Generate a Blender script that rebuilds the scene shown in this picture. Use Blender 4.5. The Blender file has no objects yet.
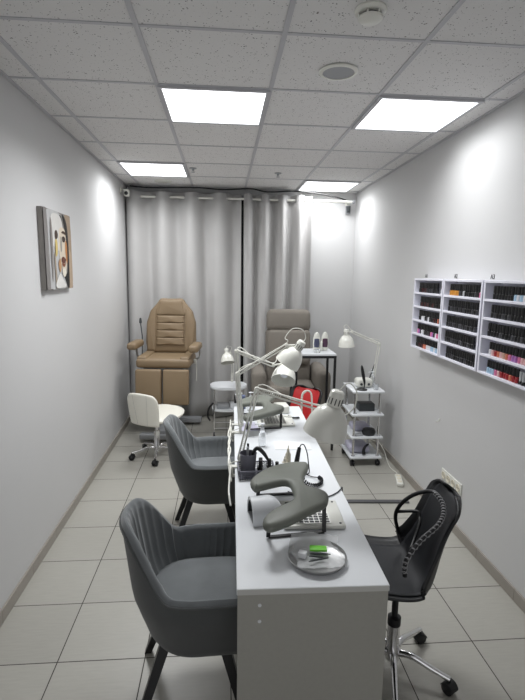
import bpy, bmesh, math, random
from mathutils import Vector as V, Matrix
from math import sin, cos, pi, radians as R
random.seed(7)
C = bpy.context.scene.collection
scene = bpy.context.scene

# ---------------------------------------------------------------- materials
def srgb(r, g, b):
    f = lambda c: (c/255/12.92) if c/255 <= .04045 else ((c/255+.055)/1.055)**2.4
    return (f(r), f(g), f(b), 1)
def mat(name, col, rough=.5, metal=0, bump=0, bscale=200, var=0, vscale=8, coat=0, trans=0, alpha=1, sheen=0):
    m = bpy.data.materials.new(name); m.use_nodes = True
    nt = m.node_tree; b = nt.nodes['Principled BSDF']
    b.inputs['Base Color'].default_value = col
    b.inputs['Roughness'].default_value = rough
    b.inputs['Metallic'].default_value = metal
    b.inputs['Coat Weight'].default_value = coat
    b.inputs['Transmission Weight'].default_value = trans
    b.inputs['Alpha'].default_value = alpha
    b.inputs['Sheen Weight'].default_value = sheen
    tc = nt.nodes.new('ShaderNodeTexCoord')
    if var:
        n = nt.nodes.new('ShaderNodeTexNoise'); n.inputs['Scale'].default_value = vscale; n.inputs['Detail'].default_value = 5
        nt.links.new(tc.outputs['Object'], n.inputs['Vector'])
        mx = nt.nodes.new('ShaderNodeMix'); mx.data_type = 'RGBA'
        mx.inputs[6].default_value = tuple(c*(1-var) for c in col[:3])+(1,)
        mx.inputs[7].default_value = tuple(min(1, c*(1+var)) for c in col[:3])+(1,)
        nt.links.new(n.outputs['Fac'], mx.inputs[0]); nt.links.new(mx.outputs[2], b.inputs['Base Color'])
    if bump:
        n = nt.nodes.new('ShaderNodeTexNoise'); n.inputs['Scale'].default_value = bscale; n.inputs['Detail'].default_value = 3
        nt.links.new(tc.outputs['Object'], n.inputs['Vector'])
        bp = nt.nodes.new('ShaderNodeBump'); bp.inputs['Strength'].default_value = bump; bp.inputs['Distance'].default_value = .002
        nt.links.new(n.outputs['Fac'], bp.inputs['Height']); nt.links.new(bp.outputs[0], b.inputs['Normal'])
    return m
def emit(name, col, s):
    m = bpy.data.materials.new(name); m.use_nodes = True
    b = m.node_tree.nodes['Principled BSDF']
    b.inputs['Base Color'].default_value = (0.8, .8, .8, 1)
    b.inputs['Emission Color'].default_value = col; b.inputs['Emission Strength'].default_value = s
    return m
M = dict(
 wall=mat('wall_paint', srgb(203,203,203), .55, bump=.15, bscale=90, var=.015, vscale=3),
 white=mat('white_laminate', srgb(216,219,222), .35, var=.01),
 greylam=mat('grey_laminate', srgb(158,157,150), .45, var=.05, vscale=60),
 edge=mat('white_edge_band', srgb(190,190,186), .4),
 white_metal=mat('white_enamel', srgb(222,222,214), .3, coat=.3),
 lamp_in=mat('white_reflector', srgb(225,228,235), .5),
 vinyl_white=mat('white_vinyl', srgb(228,226,216), .4, bump=.1, bscale=150),
 black=mat('black_metal', srgb(22,22,24), .4),
 blackpl=mat('black_plastic', srgb(15,16,19), .45),
 blackfab=mat('black_fabric', srgb(19,21,26), .62, bump=.3, bscale=400),
 red=mat('red_upholstery', srgb(176,22,26), .5, bump=.1),
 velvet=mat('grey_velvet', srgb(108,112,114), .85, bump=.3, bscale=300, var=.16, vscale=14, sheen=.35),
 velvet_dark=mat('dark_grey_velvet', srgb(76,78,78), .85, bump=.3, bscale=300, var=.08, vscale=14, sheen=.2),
 pad=mat('grey_leatherette', srgb(106,109,101), .5, bump=.1, bscale=300),
 brown=mat('brown_leatherette', srgb(132,113,88), .5, bump=.15, bscale=200, var=.05),
 recl=mat('taupe_fabric', srgb(122,116,108), .85, bump=.3, bscale=350, var=.06),
 chrome=mat('chrome', (.75,.75,.76,1), .14, 1),
 steel=mat('brushed_steel', (.55,.55,.55,1), .35, 1),
 greymetal=mat('grey_painted_metal', srgb(150,152,155), .4),
 curtain=mat('curtain_cloth', srgb(188,187,186), .9, bump=.25, bscale=350, var=.04, vscale=5),
 shelfw=mat('shelf_laminate', srgb(226,226,236), .45),
 glassy=mat('clear_plastic', (.92,.94,.96,1), .12, trans=.85),
 film=mat('plastic_film', (.9,.92,.93,1), .2, alpha=.45),
 base=mat('skirting_tile', srgb(150,144,136), .35, var=.08, vscale=12),
 basket=mat('grey_basket', srgb(98,98,108), .55),
 dark=mat('dark_grey_box', srgb(62,66,68), .6),
 green=mat('lime_card', srgb(112,205,48), .5),
 cream=mat('cream_plastic', srgb(214,208,190), .4),
 pipe=mat('grey_cable_cover', srgb(78,78,80), .5),
 paper=mat('white_paper', srgb(226,228,230), .8),
 lilac=mat('lilac_plastic', srgb(190,188,206), .4),
)
def polish(name, rgb): return mat('polish_'+name, srgb(*rgb), .3, coat=.15)
PC = dict(k=polish('black',(8,8,10)), kr=polish('dark_red',(66,18,22)), r=polish('red',(160,36,40)), p=polish('pink',(214,120,160)),
  lp=polish('pale_pink',(222,176,176)), v=polish('violet',(170,110,180)), o=polish('orange',(205,118,90)), w=polish('white',(226,226,230)),
  b=polish('pale_blue',(170,200,222)), y=polish('amber',(206,142,52)), s=polish('silver',(180,182,184)),d=polish('dark_grey',(52,52,56)), n=polish('nude',(206,168,150)), g=polish('grey',(64,64,68)))

# ---------------------------------------------------------------- mesh helpers
def box(bm, c, s, rot=None, bev=0, seg=2):
    g = bmesh.ops.create_cube(bm, size=1)['verts']
    for v in g: v.co = V((v.co.x*s[0], v.co.y*s[1], v.co.z*s[2]))
    if bev:
        es = list({e for v in g for e in v.link_edges})
        r = bmesh.ops.bevel(bm, geom=es, offset=bev, segments=seg, affect='EDGES', profile=.5)
        g = list({v for f in r['faces'] for v in f.verts} | {v for v in g if v.is_valid})
    if rot is not None:
        for v in g: v.co = rot @ v.co
    for v in g: v.co += V(c)
    return g
def catmull(pts, n=8, closed=False):
    pts = [V(p) for p in pts]; out = []; N = len(pts)
    for i in range(N if closed else N-1):
        if closed: a,b,c,d = pts[i-1],pts[i],pts[(i+1)%N],pts[(i+2)%N]
        else: a=pts[max(i-1,0)];b=pts[i];c=pts[i+1];d=pts[min(i+2,N-1)]
        for k in range(n):
            t=k/n; out.append(.5*((2*b)+(c-a)*t+(2*a-5*b+4*c-d)*t*t+(3*b-a-3*c+d)*t**3))
    if not closed: out.append(pts[-1])
    return out
def tube(bm, pts, r, seg=10, closed=False, smooth=0, caps=True):
    if smooth: pts = catmull(pts, smooth, closed)
    pts=[V(p) for p in pts]; N=len(pts); rings=[]
    rad = r if callable(r) else (lambda t: r)
    up=None
    for i,p in enumerate(pts):
        if closed: t=(pts[(i+1)%N]-pts[i-1])
        else: t=pts[min(i+1,N-1)]-pts[max(i-1,0)]
        t.normalize()
        if up is None: up = t.orthogonal().normalized()
        up = (up - t*up.dot(t)); up = up.normalized() if up.length>1e-6 else t.orthogonal().normalized()
        s=t.cross(up); rr=rad(i/max(N-1,1))
        rings.append([bm.verts.new(p+(up*cos(2*pi*k/seg)+s*sin(2*pi*k/seg))*rr) for k in range(seg)])
    for i in range(N if closed else N-1):
        a,b=rings[i],rings[(i+1)%N]
        for k in range(seg):
            bm.faces.new((a[k],a[(k+1)%seg],b[(k+1)%seg],b[k]))
    if not closed and caps:
        bm.faces.new(rings[0][::-1]); bm.faces.new(rings[-1])
def bar(bm, a, b, w, h, bev=.002):
    a,b=V(a),V(b); d=b-a; q=d.to_track_quat('X','Z').to_matrix()
    box(bm,(a+b)/2,(d.length,w,h),q,bev,1)
def lathe(bm, prof, o=(0,0,0), d=(0,0,1), seg=24):
    q=V(d).normalized().to_track_quat('Z','Y').to_matrix(); o=V(o); rings=[]
    for r,z in prof:
        if r<1e-5: rings.append([bm.verts.new(o+q@V((0,0,z)))])
        else: rings.append([bm.verts.new(o+q@V((r*cos(2*pi*k/seg),r*sin(2*pi*k/seg),z))) for k in range(seg)])
    for a,b in zip(rings,rings[1:]):
        for k in range(seg):
            k2=(k+1)%seg
            vs=[a[k%len(a)],a[k2%len(a)],b[k2%len(b)],b[k%len(b)]]
            u=[]
            for v in vs:
                if v not in u: u.append(v)
            if len(u)>2:
                try: bm.faces.new(u)
                except ValueError: pass
def prism(bm, poly, z0, z1):
    a=[bm.verts.new((x,y,z0)) for x,y in poly]; b=[bm.verts.new((x,y,z1)) for x,y in poly]
    bm.faces.new(a[::-1]); bm.faces.new(b)
    for i in range(len(a)): j=(i+1)%len(a); bm.faces.new((a[i],a[j],b[j],b[i]))
def grid(bm, fn, nu, nv, wrapu=False):
    g=[[bm.verts.new(fn(i/(nu if wrapu else nu-1), j/(nv-1))) for j in range(nv)] for i in range(nu)]
    for i in range(nu if wrapu else nu-1):
        for j in range(nv-1):
            i2=(i+1)%nu
            bm.faces.new((g[i][j],g[i2][j],g[i2][j+1],g[i][j+1]))
    return g
def obj(name, bm, m, parent=None, smooth=True, sub=0, solid=0, loc=None, rz=0):
    bmesh.ops.recalc_face_normals(bm, faces=bm.faces)
    me=bpy.data.meshes.new(name); bm.to_mesh(me); bm.free()
    for x in (m if isinstance(m,(list,tuple)) else [m]): me.materials.append(x)
    o=bpy.data.objects.new(name, me); C.objects.link(o)
    if parent: o.parent=parent
    if loc: o.location=loc
    o.rotation_euler.z=rz
    if smooth:
        for p in me.polygons: p.use_smooth=True
        try: me.set_sharp_from_angle(angle=R(38))
        except Exception: pass
    if solid:
        s=o.modifiers.new('Solidify','SOLIDIFY'); s.thickness=abs(solid); s.offset=0
    if sub:
        s=o.modifiers.new('Subdivision','SUBSURF'); s.levels=sub; s.render_levels=sub
    return o
def B(): return bmesh.new()
def tag(o, label, cat, group=None):
    o['label']=label; o['category']=cat
    if group: o['group']=group
    return o
def thing(name, label, cat, loc=(0,0,0), rz=0, group=None):
    o=bpy.data.objects.new(name,None); C.objects.link(o); o.location=loc; o.rotation_euler.z=rz
    o.empty_display_size=.05
    return tag(o,label,cat,group)
def struct(name,bm,m,smooth=False):
    o=obj(name,bm,m,smooth=smooth); o['kind']='structure'; return o
def dup(root, loc, rz=None, label=None, group=None):
    r=root.copy(); C.objects.link(r); r.location=loc
    if rz is not None: r.rotation_euler.z=rz
    if label: r['label']=label
    if group: r['group']=group
    for ch in list(root.children):
        c=ch.copy(); C.objects.link(c); c.parent=r
        for g in list(ch.children):
            d=g.copy(); C.objects.link(d); d.parent=c
    return r

# ---------------------------------------------------------------- the room
XL,XR,YB,YF,H = -1.1147,1.598,5.84,-1.3,2.7306
FX,FY,FT = -.75,1.967,.3915
GX,GY = -.9495,2.115
def mathn(nt,op,a,b=None):
    n=nt.nodes.new('ShaderNodeMath'); n.operation=op
    for i,x in enumerate((a,b)):
        if x is None: continue
        if isinstance(x,(int,float)): n.inputs[i].default_value=x
        else: nt.links.new(x,n.inputs[i])
    return n.outputs[0]
def floor_mat():
    m=mat('floor_tiles',srgb(176,171,162),.32); nt=m.node_tree; b=nt.nodes['Principled BSDF']
    g=nt.nodes.new('ShaderNodeNewGeometry'); sp=nt.nodes.new('ShaderNodeSeparateXYZ'); nt.links.new(g.outputs['Position'],sp.inputs[0])
    ds=[];ids=[]
    for ax,o in ((0,FX),(1,FY)):
        u=mathn(nt,'DIVIDE',mathn(nt,'SUBTRACT',sp.outputs[ax],o-FT*40),FT)
        f=mathn(nt,'FRACT',u); ds.append(mathn(nt,'MINIMUM',f,mathn(nt,'SUBTRACT',1,f))); ids.append(mathn(nt,'FLOOR',u))
    d=mathn(nt,'MINIMUM',*ds)
    grout=mathn(nt,'LESS_THAN',d,.0062)
    cx=nt.nodes.new('ShaderNodeCombineXYZ'); nt.links.new(ids[0],cx.inputs[0]); nt.links.new(ids[1],cx.inputs[1])
    wn=nt.nodes.new('ShaderNodeTexWhiteNoise'); nt.links.new(cx.outputs[0],wn.inputs['Vector'])
    mp=nt.nodes.new('ShaderNodeMapping'); mp.inputs['Scale'].default_value=(3,26,1); nt.links.new(g.outputs['Position'],mp.inputs[0])
    n=nt.nodes.new('ShaderNodeTexNoise'); n.inputs['Scale'].default_value=4; n.inputs['Detail'].default_value=8; nt.links.new(mp.outputs[0],n.inputs['Vector'])
    f=mathn(nt,'ADD',mathn(nt,'MULTIPLY',wn.outputs['Value'],.25),mathn(nt,'MULTIPLY',n.outputs['Fac'],.75))
    mx=nt.nodes.new('ShaderNodeMix'); mx.data_type='RGBA'; mx.inputs[6].default_value=srgb(156,154,147); mx.inputs[7].default_value=srgb(176,174,166)
    nt.links.new(f,mx.inputs[0])
    m2=nt.nodes.new('ShaderNodeMix'); m2.data_type='RGBA'; m2.inputs[7].default_value=srgb(62,58,54)
    nt.links.new(grout,m2.inputs[0]); nt.links.new(mx.outputs[2],m2.inputs[6]); nt.links.new(m2.outputs[2],b.inputs['Base Color'])
    bp=nt.nodes.new('ShaderNodeBump'); bp.inputs['Strength'].default_value=.4; bp.inputs['Distance'].default_value=.002; bp.invert=True
    nt.links.new(grout,bp.inputs['Height']); nt.links.new(bp.outputs[0],b.inputs['Normal'])
    nt.links.new(mathn(nt,'ADD',.32,mathn(nt,'MULTIPLY',grout,.5)),b.inputs['Roughness'])
    return m
def ceil_mat():
    m=mat('ceiling_tiles',srgb(196,196,196),.9); nt=m.node_tree; b=nt.nodes['Principled BSDF']
    g=nt.nodes.new('ShaderNodeNewGeometry')
    vo=nt.nodes.new('ShaderNodeTexVoronoi'); vo.inputs['Scale'].default_value=80; vo.inputs['Randomness'].default_value=1; nt.links.new(g.outputs['Position'],vo.inputs['Vector'])
    n=nt.nodes.new('ShaderNodeTexNoise'); n.inputs['Scale'].default_value=30; nt.links.new(g.outputs['Position'],n.inputs['Vector'])
    thr=mathn(nt,'MULTIPLY',mathn(nt,'SUBTRACT',n.outputs['Fac'],.33),.85)
    dot=mathn(nt,'LESS_THAN',vo.outputs['Distance'],thr)
    mx=nt.nodes.new('ShaderNodeMix'); mx.data_type='RGBA'; mx.inputs[6].default_value=srgb(222,221,220); mx.inputs[7].default_value=srgb(124,122,120)
    nt.links.new(dot,mx.inputs[0]); nt.links.new(mx.outputs[2],b.inputs['Base Color'])
    return m
bm=B(); box(bm,((XL+XR)/2,(YB+YF)/2,-.05),(XR-XL+.2,YB-YF+.2,.1)); struct('floor',bm,floor_mat())
bm=B(); box(bm,((XL+XR)/2,(YB+YF)/2,H+.03),(XR-XL+.2,YB-YF+.2,.06)); struct('ceiling',bm,ceil_mat())
for nm,c,s in (('wall_left',(XL-.05,(YB+YF)/2,H/2),(.1,YB-YF+.2,H)),('wall_right',(XR+.05,(YB+YF)/2,H/2),(.1,YB-YF+.2,H)),
               ('wall_back',((XL+XR)/2,YB+.05,H/2),(XR-XL,.1,H)),('wall_front',((XL+XR)/2,YF-.05,H-.06),(XR-XL,.1,.12))):  # unseen front wall kept to a top strip, open below for added fill light
    bm=B(); box(bm,c,s); struct(nm,bm,M['wall'])
# skirting
for nm,x in (('baseboard_left',XL+.006),('baseboard_right',XR-.006)):
    bm=B()
    y=YF+.01
    while y<YB-.02:
        y2=min(y+.3915,YB-.001); box(bm,(x,(y+y2)/2,.035),(.012,y2-y-.002,.07),bev=.0015,seg=1); y=y2
    struct(nm,bm,M['base'])
bm=B(); box(bm,((XL+XR)/2,YB-.006,.035),(XR-XL-.03,.012,.07)); struct('baseboard_back',bm,M['base'])
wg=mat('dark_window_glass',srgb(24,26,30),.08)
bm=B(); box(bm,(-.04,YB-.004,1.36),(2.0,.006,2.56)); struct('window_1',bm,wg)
bm=B()
for x in (-1.05,-.04,.97): box(bm,(x,YB-.012,1.36),(.05,.022,2.6))
for z in (.06,2.64): box(bm,(-.04,YB-.012,z),(2.07,.022,.05))
struct('trim_2',bm,M['greymetal'])
# T-bar grid
bm=B()
tb=mat('grid_bar',srgb(186,186,190),.5)
for i in range(5):
    box(bm,(GX+.6*i,(YB+YF)/2,H-.002),(.022,YB-YF-.01,.006))
k=-5
while GY+.6*k<YB:
    if GY+.6*k>YF: box(bm,((XL+XR)/2,GY+.6*k,H-.0015),(XR-XL-.004,.018,.005))
    k+=1
box(bm,(XL+.011,(YB+YF)/2,H-.003),(.02,YB-YF-.01,.006)); box(bm,(XR-.011,(YB+YF)/2,H-.003),(.02,YB-YF-.01,.006))
struct('trim_1',bm,tb)

# ceiling lights
LW=16.5
panel=emit('led_panel',(.96,.98,1,1),1.8)
def light(cx,cy,label):
    t=thing('ceiling_light',label,'ceiling light',(cx,cy,H-.004),0,'square ceiling light panels')
    bm=B()
    for s in (-1,1):
        box(bm,(s*.288,0,-.006),(.02,.596,.012)); box(bm,(0,s*.288,-.006),(.556,.02,.012))
    obj('frame',bm,tb,t,False)
    bm=B(); box(bm,(0,0,-.005),(.555,.555,.006)); obj('diffuser',bm,panel,t,False)
    ld=bpy.data.lights.new('lamp','AREA'); ld.shape='SQUARE'; ld.size=.54; ld.energy=LW; ld.spread=R(152); ld.color=(.98,.99,1)
    lo=bpy.data.objects.new('lamp',ld); C.objects.link(lo); lo.parent=t; lo.location=(0,0,-.0095)
    return t
l0=light(GX+.9,GY+.9,'square lit ceiling panel, the near one over the left side of the desk')
def more_light(x,y,label,e):
    r=dup(l0,(x,y,H-.004),None,label)
    for c in r.children:
        if c.type=='LIGHT': c.data=c.data.copy(); c.data.energy=e
more_light(GX+2.1,GY+.9,'square lit ceiling panel nearest the right wall, the nearer of the two there',LW*.30)
more_light(GX+.3,GY+2.7,'small looking lit ceiling panel far back above the left wall and curtain',LW*.55)
more_light(GX+2.1,GY+3.3,'lit ceiling panel at the far end above the curtain rod, right side',LW*.42)

# ceiling fittings
t=thing('ceiling_speaker','round white ceiling loudspeaker with grey grille beside the right light panel','speaker',(.556,2.45,H-.0005))
bm=B(); lathe(bm,[(.075,-.001),(.092,-.001),(.096,-.005),(.092,-.01),(.077,-.012),(.075,-.001)],seg=40); obj('rim',bm,M['white_metal'],t)
bm=B(); lathe(bm,[(0,-.009),(.076,-.008),(.076,-.002)],seg=40); obj('grille',bm,M['greymetal'],t)
t=thing('smoke_detector','white domed smoke detector on the ceiling at the top picture edge','smoke detector',(.545,1.905,H-.0005))
bm=B(); lathe(bm,[(.058,0),(.06,-.006),(.055,-.014),(.05,-.016),(0,-.016)],seg=32); obj('base',bm,M['white_metal'],t)
bm=B(); lathe(bm,[(.03,-.016),(.03,-.03),(0,-.03)],seg=24); obj('sensor_chamber',bm,M['dark'],t)
bm=B(); lathe(bm,[(.046,-.028),(.046,-.034),(.036,-.042),(0,-.044)],seg=32)
for a in range(6): bar(bm,(.042*cos(a*pi/3),.042*sin(a*pi/3),-.015),(.042*cos(a*pi/3),.042*sin(a*pi/3),-.031),.008,.006)
obj('cap',bm,M['white_metal'],t)
for x,y,l in ((-.287,4.729,'tiny ceiling sprinkler beside the far left light panel'),(.532,4.833,'tiny ceiling sprinkler in front of the far right light panel')):
    t=thing('sprinkler',l,'sprinkler',(x,y,H-.0005),0)
    bm=B(); lathe(bm,[(.035,0),(.034,-.006),(.012,-.009),(.01,-.025),(0,-.025)],seg=20); obj('escutcheon',bm,M['greymetal'],t)
    bm=B(); lathe(bm,[(0,-.036),(.016,-.036),(.016,-.04),(0,-.04)],seg=16); tube(bm,[(.008,0,-.02),(.009,0,-.036)],.002,6); tube(bm,[(-.008,0,-.02),(-.009,0,-.036)],.002,6); obj('deflector',bm,M['greymetal'],t)
bm=B(); lathe(bm,[(.09,0),(.088,-.008),(.06,-.012),(0,-.012)],seg=32)
tag(obj('ceiling_disc',bm,M['white_metal'],loc=(-.652,5.42,H-.0005)),'flat round white ceiling fitting between the far left light and the curtain','ceiling fitting')

# ---------------------------------------------------------------- curtains
YC=5.66
t=thing('curtain_rod','white metal curtain rod along the top of the back wall','curtain rod',(0,YC,2.6))
bm=B(); tube(bm,[(-1.09,0,0),(1.5,0,0)],.013,12); obj('pole',bm,M['white_metal'],t)
for x in (-1.085,1.49):
    bm=B(); tube(bm,[(x,0,0),(x,YB-YC-.002,.0)],.008,8); lathe(bm,[(.03,0),(.03,.01),(0,.01)],(x,YB-YC-.002,0),(0,-1,0),20); obj('bracket',bm,M['white_metal'],t)
bm=B(); lathe(bm,[(0,0),(.02,.005),(.024,.02),(.02,.035),(0,.04)],(1.5,0,0),(1,0,0),16); obj('finial',bm,M['greymetal'],t)
def curtain(x0,x1,n,amp,label,seed,ph=0,zt=2.655):
    t=thing('curtain',label,'curtain',((x0+x1)/2,YC,0),0,'grey eyelet curtains across the back wall')
    rnd=random.Random(seed); offs=[rnd.uniform(-.25,.25) for _ in range(n+2)]
    w=x1-x0
    def fn(u,v):
        z=.015+(zt-.015)*v
        p=u*n
        k=int(min(p,n-1e-6)); f=p-k
        o=offs[k]*(1-f)+offs[k+1]*f
        loose=1-v
        y=-amp*(sin(2*pi*p+ph)*(1-.12*loose)+.22*loose*sin(4*pi*p+o*6+2*v)+.15*loose*sin(9*p+o*4))
        x=(u-.5)*w+.02*loose*sin(3*p+o*9)
        return (x,y+.015*loose*sin(p*1.7+seed),z)
    bm=B(); grid(bm,fn,n*26,14); obj('cloth',bm,M['curtain'],t,solid=.0025)
    # eyelets where the cloth crosses the rod
    for k in range(2*n):
        u=(k/2+.0)/n
        if k==0: continue
        bm=B(); q=[( (u-.5)*w+0.0, .021*cos(a), 2.6+.021*sin(a)) for a in [2*pi*i/16 for i in range(16)]]
        tube(bm,q,.004,6,closed=True); obj('eyelet',bm,M['steel'],t)
    return t
curtain(-1.095,.205,4,.062,'wide left panel of the grey eyelet curtain behind the brown chair',3)
curtain(.232,1.03,4,.062,'right panel of the grey eyelet curtain behind the grey recliner',5)

# CCTV
t=thing('security_camera','white security camera with black lens in the top left back corner','camera',(-1.05,5.45,2.60))
bm=B(); box(bm,(-.057,0,.03),(.012,.06,.06),bev=.004); tube(bm,[(-.05,0,.03),(-.02,0,.03),(0,0,.02)],.008,8,smooth=4); obj('mount',bm,M['white_metal'],t)
bm=B(); box(bm,(.005,0,0),(.055,.08,.075),bev=.018,seg=4); obj('housing',bm,M['white_metal'],t)
bm=B(); lathe(bm,[(0,0),(.017,0),(.02,.004),(.017,.01),(0,.012)],(.006,-.04,-.008),(0,-1,0),20); obj('lens',bm,M['blackpl'],t)
t=thing('motion_sensor','small grey wedge shaped sensor in the top right back corner','motion sensor',(1.50,YB-.002,2.53))
bm=B(); box(bm,(0,-.012,0),(.06,.024,.10),bev=.006); obj('base',bm,M['greymetal'],t)
bm=B(); grid(bm,lambda u,v:(.026*cos(pi*u)*(1-.3*v),-.024-.035*sin(pi*u)*(1-.2*v),.04-.075*v),12,5); obj('lens',bm,M['dark'],t,solid=.003)
bm=B(); tube(bm,[(-1.04,5.60,2.70),(-.8,5.585,2.685),(-.3,5.59,2.70),(0,5.585,2.685),(.3,5.59,2.705),(.5,5.59,2.675),(.8,5.585,2.69),(1.0,5.6,2.68),(1.3,5.7,2.66),(1.46,5.8,2.64)],.008,8,smooth=6)  # black tube drawn in place of the shadowed gap above the curtains
tag(obj('cable',bm,M['black']),'black sagging strip standing in for the shadow gap above the curtains','cable')

# ---------------------------------------------------------------- canvas painting
t=thing('canvas_painting','canvas painting of a pale face in grey and brown on the left wall','painting',(XL+.001,3.290,1.885))
W2,H2=.262,.25
bm=B(); box(bm,(.0165,0,0),(.033,2*W2,2*H2),bev=.002,seg=1); obj('canvas',bm,mat('canvas_ground',srgb(134,130,126),.8,var=.15,vscale=18,bump=.3),t)
def patches(lst):
    bm=B(); mats=[]; 
    for k,(col,pts) in enumerate(lst):
        x=.0338+.00025*k
        m=mat('paint',srgb(*col),.7,var=.10,vscale=25); mats.append(m)
        P=catmull([(0,p[0],p[1]) for p in pts],4,True)
        vs=[bm.verts.new((x,-W2+2*W2*min(max(p.y,0),1),H2-2*H2*min(max(p.z,0),1))) for p in P]
        f=bm.faces.new(vs); f.material_index=k
    o=obj('painted_face',bm,mats,t,False)
    bm2=bmesh.new(); bm2.from_mesh(o.data)
    bmesh.ops.triangulate(bm2,faces=bm2.faces); bm2.to_mesh(o.data); bm2.free()
patches([
 ((172,172,172),[(.12,.02),(.6,.03),(.66,.3),(.62,.7),(.72,.98),(.12,.98)]),
 ((150,132,112),[(.76,.02),(.98,.02),(.98,.98),(.8,.98),(.82,.5)]),
 ((168,148,126),[(.84,.5),(.98,.55),(.98,.97),(.83,.96)]),
 ((58,52,48),[(.56,.04),(.64,.06),(.68,.2),(.62,.16)]),
 ((196,194,190),[(.3,.05),(.58,.05),(.68,.22),(.62,.42),(.5,.5),(.3,.45),(.22,.2)]),
 ((22,18,17),[(.66,.02),(.78,.06),(.85,.2),(.87,.5),(.86,.75),(.84,.97),(.76,.97),(.66,.85),(.58,.74),(.74,.8),(.8,.7),(.79,.45),(.74,.2)]),
 ((202,190,172),[(.56,.2),(.74,.22),(.78,.45),(.76,.7),(.68,.78),(.56,.7),(.5,.55),(.5,.35)]),
 ((190,168,104),[(.37,.36),(.44,.38),(.44,.52),(.38,.58),(.34,.48)]),
 ((60,44,34),[(.36,.27),(.42,.24),(.47,.28),(.46,.33),(.40,.36),(.36,.34)]),
 ((30,24,22),[(.35,.42),(.365,.4),(.36,.56),(.34,.56)]),
 ((70,50,36),[(.6,.26),(.67,.23),(.76,.25),(.77,.28),(.68,.27)]),
 ((52,36,28),[(.62,.32),(.68,.30),(.75,.33),(.70,.38),(.63,.37)]),
 ((176,120,70),[(.74,.36),(.79,.4),(.79,.6),(.76,.66),(.72,.5)]),
 ((150,146,140),[(.56,.32),(.6,.34),(.6,.48),(.55,.5)]),
 ((92,50,36),[(.56,.60),(.62,.57),(.70,.59),(.73,.62),(.66,.66),(.58,.65)]),
 ((120,70,46),[(.57,.66),(.66,.665),(.71,.64),(.68,.70),(.6,.70)]),
 ((170,130,92),[(.44,.66),(.52,.6),(.54,.72),(.48,.78)]),
 ((214,206,192),[(.58,.74),(.68,.73),(.72,.78),(.66,.84),(.59,.82)]),
 ((128,122,118),[(.22,.10),(.27,.3),(.25,.7),(.21,.9),(.2,.5)]),
 ((150,138,124),[(.30,.55),(.34,.6),(.36,.95),(.31,.95)]),
 ((120,116,114),[(.0,.02),(.1,.02),(.12,.98),(.0,.98)]),
 ((206,204,200),[(.46,.8),(.56,.86),(.68,.97),(.3,.97)]),
])

# ---------------------------------------------------------------- polish racks
XF=1.50
DX=XR-XF
rows={0:['kkrkrdkddkkk  w','krkrkrkkrkkkkk','kkwwkdwdkkrkok','pvkwskkgkpvkwpp','kkrkroowwwbbwbb'],
      1:['yyyyygkskkkkkgkppv','kgkdkdkdkkkgkd','kdkgkkgdkdkgkd','dkkgddkgdkkgkk','kkkgkkkdkgkkkk'],
      2:['kkkkkkkbwbwbwbb','kdkkgkgkkkkkdkk','kkkkgkkkgkkgkkk','wlrolnopvvpllwno','bbbplrrrorrSSSkk']}
def bottle_proto(col,kind):
    # body with a cap child; kinds share one size
    r=.0118
    if kind=='tall':
        bm=B(); lathe(bm,[(0,0),(r,0),(r,.014),(.007,.018),(0,.018)],seg=10); o=obj('nail_polish_bottle',bm,PC['k'])
        bm=B(); lathe(bm,[(0,.018),(.009,.018),(.009,.066),(0,.068)],seg=10); obj('cap',bm,PC['s'],o)
    else:
        bm=B(); lathe(bm,[(0,0),(r-.001,0),(r,.002),(r,.028),(.006,.034),(0,.034)],seg=10); o=obj('nail_polish_bottle',bm,PC[col])
        bm=B(); lathe(bm,[(0,.034),(.0105,.034),(.0098,.074),(0,.075)],seg=10); obj('cap',bm,PC['k'] if col not in 'w' else PC['k'],o)
    return o
protos={}
un=['far','middle','nearest']; rn=['top','second','third','fourth','bottom']
cname={'k':'black','r':'dark red','s':'silver','w':'white','o':'orange red','p':'pink','v':'violet','g':'grey','d':'dark grey','b':'pale blue','y':'amber','l':'pale pink','n':'nude','S':'black'}
units=[(3.66,3.165),(3.155,2.66),(2.645,2.10)]
ZT,ZB=1.735,1.195
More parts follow.
